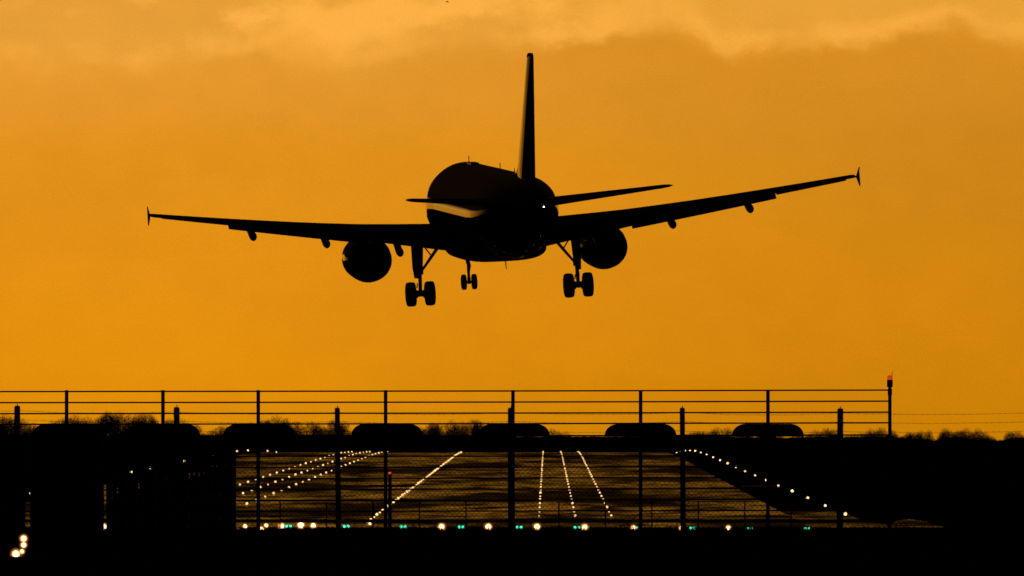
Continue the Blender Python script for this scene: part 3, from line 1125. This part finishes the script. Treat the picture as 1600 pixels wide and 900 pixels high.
for side in (-1, 1):
    mb = MB()
    rings = []
    for y in (1.2, 2.0, 3.2, 4.8, 6.4, 8, 9.6, 11.2, 12.8, 14.4, 15.6, 16.38):
        le, c, z, inc, t = wing_at(y)
        rings.append(section(y, side, airfoil(t, 0.80), le, c, z, inc))
    for y in (16.42, 16.70, 16.84, 16.90):
        le, c, z, inc, t = wing_at(y)
        k = 1.0 if y < 16.8 else (.9 if y < 16.88 else .6)
        rings.append(section(y, side, airfoil(t * k, 1.0), le + c * (1 - k) * .3, c * k, z, inc))
    mb.loft(rings)
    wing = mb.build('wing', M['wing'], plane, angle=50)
    surf_panel(side, 2.05, 6.39, .765, .195, 25, -.004, t=.14).build('flap', M['wing'], wing, angle=50)
    surf_panel(side, 6.38, 13.1, .765, .245, 28, -.004, n=7, t=.14).build('flap', M['wing'], wing, angle=50)
    surf_panel(side, 13.12, 16.35, .785, .24, 8, .0, t=.12).build('aileron', M['wing'], wing, angle=50)
    for y, L, dp in ((4.75, 3.6, .10), (8.3, 3.4, .07), (11.9, 3.0, .07)):
        le, c, z, inc, t = wing_at(y)
        te = le + c * .97
        rings = []
        for k in range(13):
            q = k / 12
            s = te + .30 - L * (1 - q)
            rad = max(0.03, min(1, 3.2 * q + .05, 5.5 * (1.0 - q) + .2)) ** .6
            sm = min(1, max(0, (q - .3) / .5))
            zz = z - c * .06 - .12 - (c * .085 + dp) * sm * sm * (3 - 2 * sm)
            rings.append([(side * y + .17 * rad * math.cos(2 * PI * j / 14), st(s), zz + (.22 * rad) * math.sin(2 * PI * j / 14)) for j in range(14)])
        mb = MB()
        mb.loft(rings)
        mb.build('flap_track_fairing', M['wing'], wing, angle=60)
    # wing tip fence
    le, c, z, inc, t = wing_at(17.0)
    X = 16.91
    out = [(le + .75, 0.0), (le + 1.18, .46), (le + 1.40, .49), (le + 1.45, .10), (le + 1.45, -.10), (le + 1.38, -.45), (le + 1.16, -.42)]
    rings = []
    for k, (dx, sc) in enumerate(((-.015, .96), (0, 1.0), (.015, .96))):
        rings.append([(side * (X + dx + .10 * abs(zz) / .5), st(le + .9 + (s - le - .9) * sc), z - .03 + zz * sc) for s, zz in out])
    mb = MB()
    mb.loft(rings)
    mb.build('wing_tip_fence', M['wing'], wing, smooth=False)

    # engine
    ey, ez = side * 5.69, -2.12
    eng = bpy.data.objects.new('engine', None)
    COL.objects.link(eng)
    eng.parent = plane
    c0 = (ey, 0, ez)
    mb = MB()
    f_ = lambda s: st(s)
    mb.lathe_y(c0, [(f_(10.95), .90), (f_(10.80), .95), (f_(10.75), 1.0), (f_(10.85), 1.06), (f_(11.2), 1.05), (f_(12.0), 1.10), (f_(12.9), 1.12), (f_(13.7), 1.06), (f_(14.35), .98), (f_(14.36), .95), (f_(13.2), .97), (f_(12.0), .92), (f_(11.3), .88), (f_(10.95), .90)], n=56)
    mb.build('nacelle', M['nacelle'], eng, angle=45)
    mb = MB()
    mb.lathe_y(c0, [(f_(12.5), .5), (f_(13.3), .74), (f_(14.3), .66), (f_(15.3), .47), (f_(15.31), .42), (f_(14.5), .44)], n=40)
    mb.build('core_cowl', M['duct'], eng, angle=45)
    mb = MB()
    mb.lathe_y(c0, [(f_(14.4), .32), (f_(15.0), .31), (f_(15.6), .2), (f_(15.95), .06), (f_(16.0), .01)], n=28)
    mb.build('exhaust_cone', M['metal'], eng, angle=45)
    mb = MB()
    mb.lathe_y(c0, [(f_(11.55), .9), (f_(11.57), .3), (f_(11.2), .15), (f_(11.0), .01)], n=40)
    mb.lathe_y(c0, [(f_(12.6), .94), (f_(12.62), .45)], n=40)
    mb.build('fan', M['duct'], eng)
    mb = MB()
    le, c, z, inc, t = wing_at(5.75)
    for_ = []
    for s, zt, zb, w in ((11.6, ez + 1.14, ez + 1.0, .06), (12.6, ez + 1.34, ez + .9, .17), (14.0, ez + 1.5, ez + .7, .21), (15.2, z + .1, ez + .55, .21), (16.4, z - .05, z - .55, .16), (17.4, z - .15, z - .4, .05)):
        for_.append([(ey - w, st(s), zb), (ey + w, st(s), zb), (ey + w, st(s), zt), (ey - w, st(s), zt)])
    mb.loft(for_)
    mb.build('pylon', M['nacelle'], eng, angle=40)

    # horizontal stabiliser
    rings = []
    for y, k in ((.5, 1), (2.2, 1), (4.2, 1), (5.9, 1), (6.12, .88), (6.24, .5)):
        q = (y - .5) / 5.72
        c = 4.15 + (1.45 - 4.15) * q
        le = 31.35 + 0.62 * y
        rings.append(section(y, side, airfoil(.105 * k, camber=-.004), le + c * (1 - k) * .4, c * k, .80 + .098 * y, R(-1.0)))
    mb = MB()
    mb.loft(rings)
    mb.build('horizontal_stabiliser', M['wing'], plane, angle=50)

    # main landing gear
    mg = bpy.data.objects.new('main_gear', None)
    COL.objects.link(mg)
    mg.parent = plane
    gx_, gz = side * 3.795, -3.72
    yy = st(17.71)
    mb = MB()
    mb.tube([(gx_ - side * .12, yy + .08, -1.2), (gx_ - side * .03, yy + .03, -2.75)], [.15, .14], n=14)
    mb.tube([(gx_ - side * .04, yy + .03, -2.55), (gx_ - side * .03, yy + .03, -2.8)], [.17, .16], n=14)
    mb.tube([(gx_ - side * .03, yy + .03, -2.7), (gx_, yy, gz)], [.092, .088], n=14)
    mb.tube([(gx_ - .46, yy, gz), (gx_ + .46, yy, gz)], .085, n=12)
    mb.tube([(gx_, yy, gz - .13), (gx_, yy, gz + .17)], .12, n=12)
    for s_ in (-1, 1):
        mb.lathe_x((gx_ + s_ * .2, yy, gz), [(-.07, .19), (.07, .19)], n=18)
    # torque links
    mb.tube([(gx_, yy - .14, -2.85), (gx_, yy - .42, -3.25)], .04, n=8)
    mb.tube([(gx_, yy - .42, -3.25), (gx_, yy - .10, -3.62)], .035, n=8)
    mb.tube([(gx_ - .16, yy - .1, -3.42), (gx_ - .14, yy - .12, -3.20)], .03, n=6)
    mb.build('strut', M['gear'], mg)
    mb = MB()
    a = Vector((gx_ - side * .05, yy, -2.72))
    b_ = Vector((gx_ - side * 1.0, yy + .1, -1.50))
    mb.tube([a, a.lerp(b_, .5), b_], [.055, .075, .085], n=10)
    mb.tube([a.lerp(b_, .62), Vector((gx_ - side * .35, yy + .1, -1.55))], .035, n=8)
    mb.build('brace', M['gear'], mg)
    mb = MB()
    rot = Matrix.Rotation(-side * R(14), 3, 'Z')
    dc = Vector((gx_ + side * .13, yy + .12, -2.12))
    prof = [(-.42, -.62), (.42, -.62), (.50, .75), (-.50, .75)]
    prof = [(-.22, -.86), (.25, -.86), (.46, -.35), (.50, .75), (-.50, .75), (-.46, -.30)]
    mb.loft([[dc + rot @ Vector((dx, q, zz)) for q, zz in prof] for dx in (-.025, .025)])
    mb.build('gear_door', M['belly'], mg, smooth=False)
    for s_ in (-1, 1):
        mb = MB()
        mb.lathe_x((gx_ + s_ * .455, yy, gz), [(-.235, .30), (-.235, .44), (-.215, .525), (-.165, .570), (-.07, .584), (.07, .584), (.165, .570), (.215, .525), (.235, .44), (.235, .30)], n=36)
        wh = mb.build('wheel', M['rubber'], mg, angle=50)
        mb = MB()
        mb.lathe_x((gx_ + s_ * .455, yy, gz), [(-.238, .12), (-.238, .28), (.238, .28), (.238, .12)], n=24)
        mb.build('rim', M['gear'], wh)

# nose gear
ng = bpy.data.objects.new('nose_gear', None)
COL.objects.link(ng)
ng.parent = plane
yn, zn = st(5.07), -3.79
mb = MB()
mb.tube([(0, yn + .1, -1.8), (0, yn + .05, -2.9)], [.12, .105], n=12)
mb.tube([(0, yn + .05, -2.85), (0, yn, zn)], [.07, .07], n=12)
mb.tube([(-.27, yn, zn), (.27, yn, zn)], .06, n=10)
mb.tube([(0, yn, zn - .1), (0, yn, zn + .2)], .085, n=10)
mb.box((0.0, yn - .1, -2.42), (.34, .16, .22), bev=.03)
mb.tube([(0.02, yn - .1, -2.6), (.06, yn - .32, -3.0), (.0, yn - .06, -3.4)], .04, n=8)
mb.build('strut', M['gear'], ng)
for s_ in (-1, 1):
    mb = MB()
    mb.lathe_x((s_ * .255, yn, zn), [(-.125, .18), (-.125, .28), (-.105, .35), (-.06, .375), (.06, .375), (.105, .35), (.125, .28), (.125, .18)], n=30)
    wh = mb.build('wheel', M['rubber'], ng, angle=50)
    mb = MB()
    mb.lathe_x((s_ * .255, yn, zn), [(-.128, .08), (-.128, .17), (.128, .17), (.128, .08)], n=20)
    mb.build('rim', M['gear'], wh)
    mb = MB()
    rot = Matrix.Rotation(s_ * R(-12), 3, 'Y')
    mb.box((s_ * .50, yn + .2, -2.22), (.03, 1.0, .42), rot=rot)
    mb.build('gear_door', M['belly'], ng, smooth=False)

# fin
mb = MB()
rings = []
for z, k in ((1.55, 1), (2.4, 1), (4.2, 1), (6.2, 1), (7.62, 1), (7.82, .93), (7.9, .7)):
    q = (z - 1.9) / 6.0
    le = 28.5 + 5.75 * q
    c = 6.0 + (2.15 - 6.0) * q
    t = .104
    pts = airfoil(t * k, camber=0.0)
    rings.append([(b * c, st(le + c * (1 - k) * .5 + a * c * k), z) for a, b in pts])
mb.loft(rings)
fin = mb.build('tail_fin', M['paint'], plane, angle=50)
mb = MB()
rings = []
for q in (0, .25, .5, .75, 1):
    s = 26.0 + 3.6 * q
    zt = 2.05 + .75 * q ** 1.6
    w = .05 + .16 * q
    rings.append([(-w * 1.6, st(s), 1.85), (-w, st(s), (1.95 + zt) / 2), (0, st(s), zt), (w, st(s), (1.95 + zt) / 2), (w * 1.6, st(s), 1.85)])
mb.loft(rings)
mb.build('dorsal_fillet', M['paint'], fin, angle=60)
# tail lamp and exhaust ring
mb = MB()
mb.sphere((-.02, st(37.48), .80), .034)
mb.build('tail_light', M['lamp_tail'], plane)
mb = MB()
mb.lathe_y((0, st(37.5), 1.115), [(0.0, .21), (-.10, .19), (-.10, .14), (0.1, .14)], n=24)
mb.build('exhaust_pipe', M['metal'], plane)
# aerials
for s, z0, h, dx in ((7.6, 2.05, .36, 0), (20.5, 2.05, .36, 0.0), (26.3, 2.04, .26, 0), (21.0, -2.22, -.40, -.02), (20.3, -2.26, -.26, .05)):
    mb = MB()
    lean = .16
    rings = []
    for q in (0, 1):
        ch = .26 - .14 * q
        rings.append([(dx - .02, st(s + lean * q), z0 + h * q), (dx, st(s + lean * q - .05), z0 + h * q), (dx + .02, st(s + lean * q), z0 + h * q), (dx, st(s + lean * q + ch), z0 + h * q)])
    mb.loft(rings)
    mb.build('aerial', M['belly'], plane, smooth=False)
mb = MB()
mb.box((.0, st(9.5), 2.07), (.42, 1.6, .14), bev=.06)
mb.build('aerial_fairing', M['paint'], plane)

# ------------------------------------------------------------------ a bird far off, near the top of the view
YB = 950.0
bird = thing('bird', 'tiny dark bird high in the sky above the airliner', 'bird', (px(698.7, YB), YB, pz(2.6, YB)))
mb = MB()
mb.lathe_y((0, 0, 0), [(-.13, .008), (-.07, .028), (0, .04), (.06, .03), (.09, .026), (.12, .018), (.14, .004)], n=12, caps=True)
for s in (-1, 1):
    mb.add([(0, .05, .01), (s * .07, .06, .05), (s * .10, .0, -.05), (s * .055, -.05, .0), (0, -.05, 0), (0, .05, -.004), (s * .07, .06, .042), (s * .10, .0, -.056), (s * .055, -.05, -.008), (0, -.05, -.01)],
           [(0, 1, 2, 3, 4), (9, 8, 7, 6, 5), (0, 5, 6, 1), (1, 6, 7, 2), (2, 7, 8, 3), (3, 8, 9, 4)])
mb.build('body', M['bird'], bird)
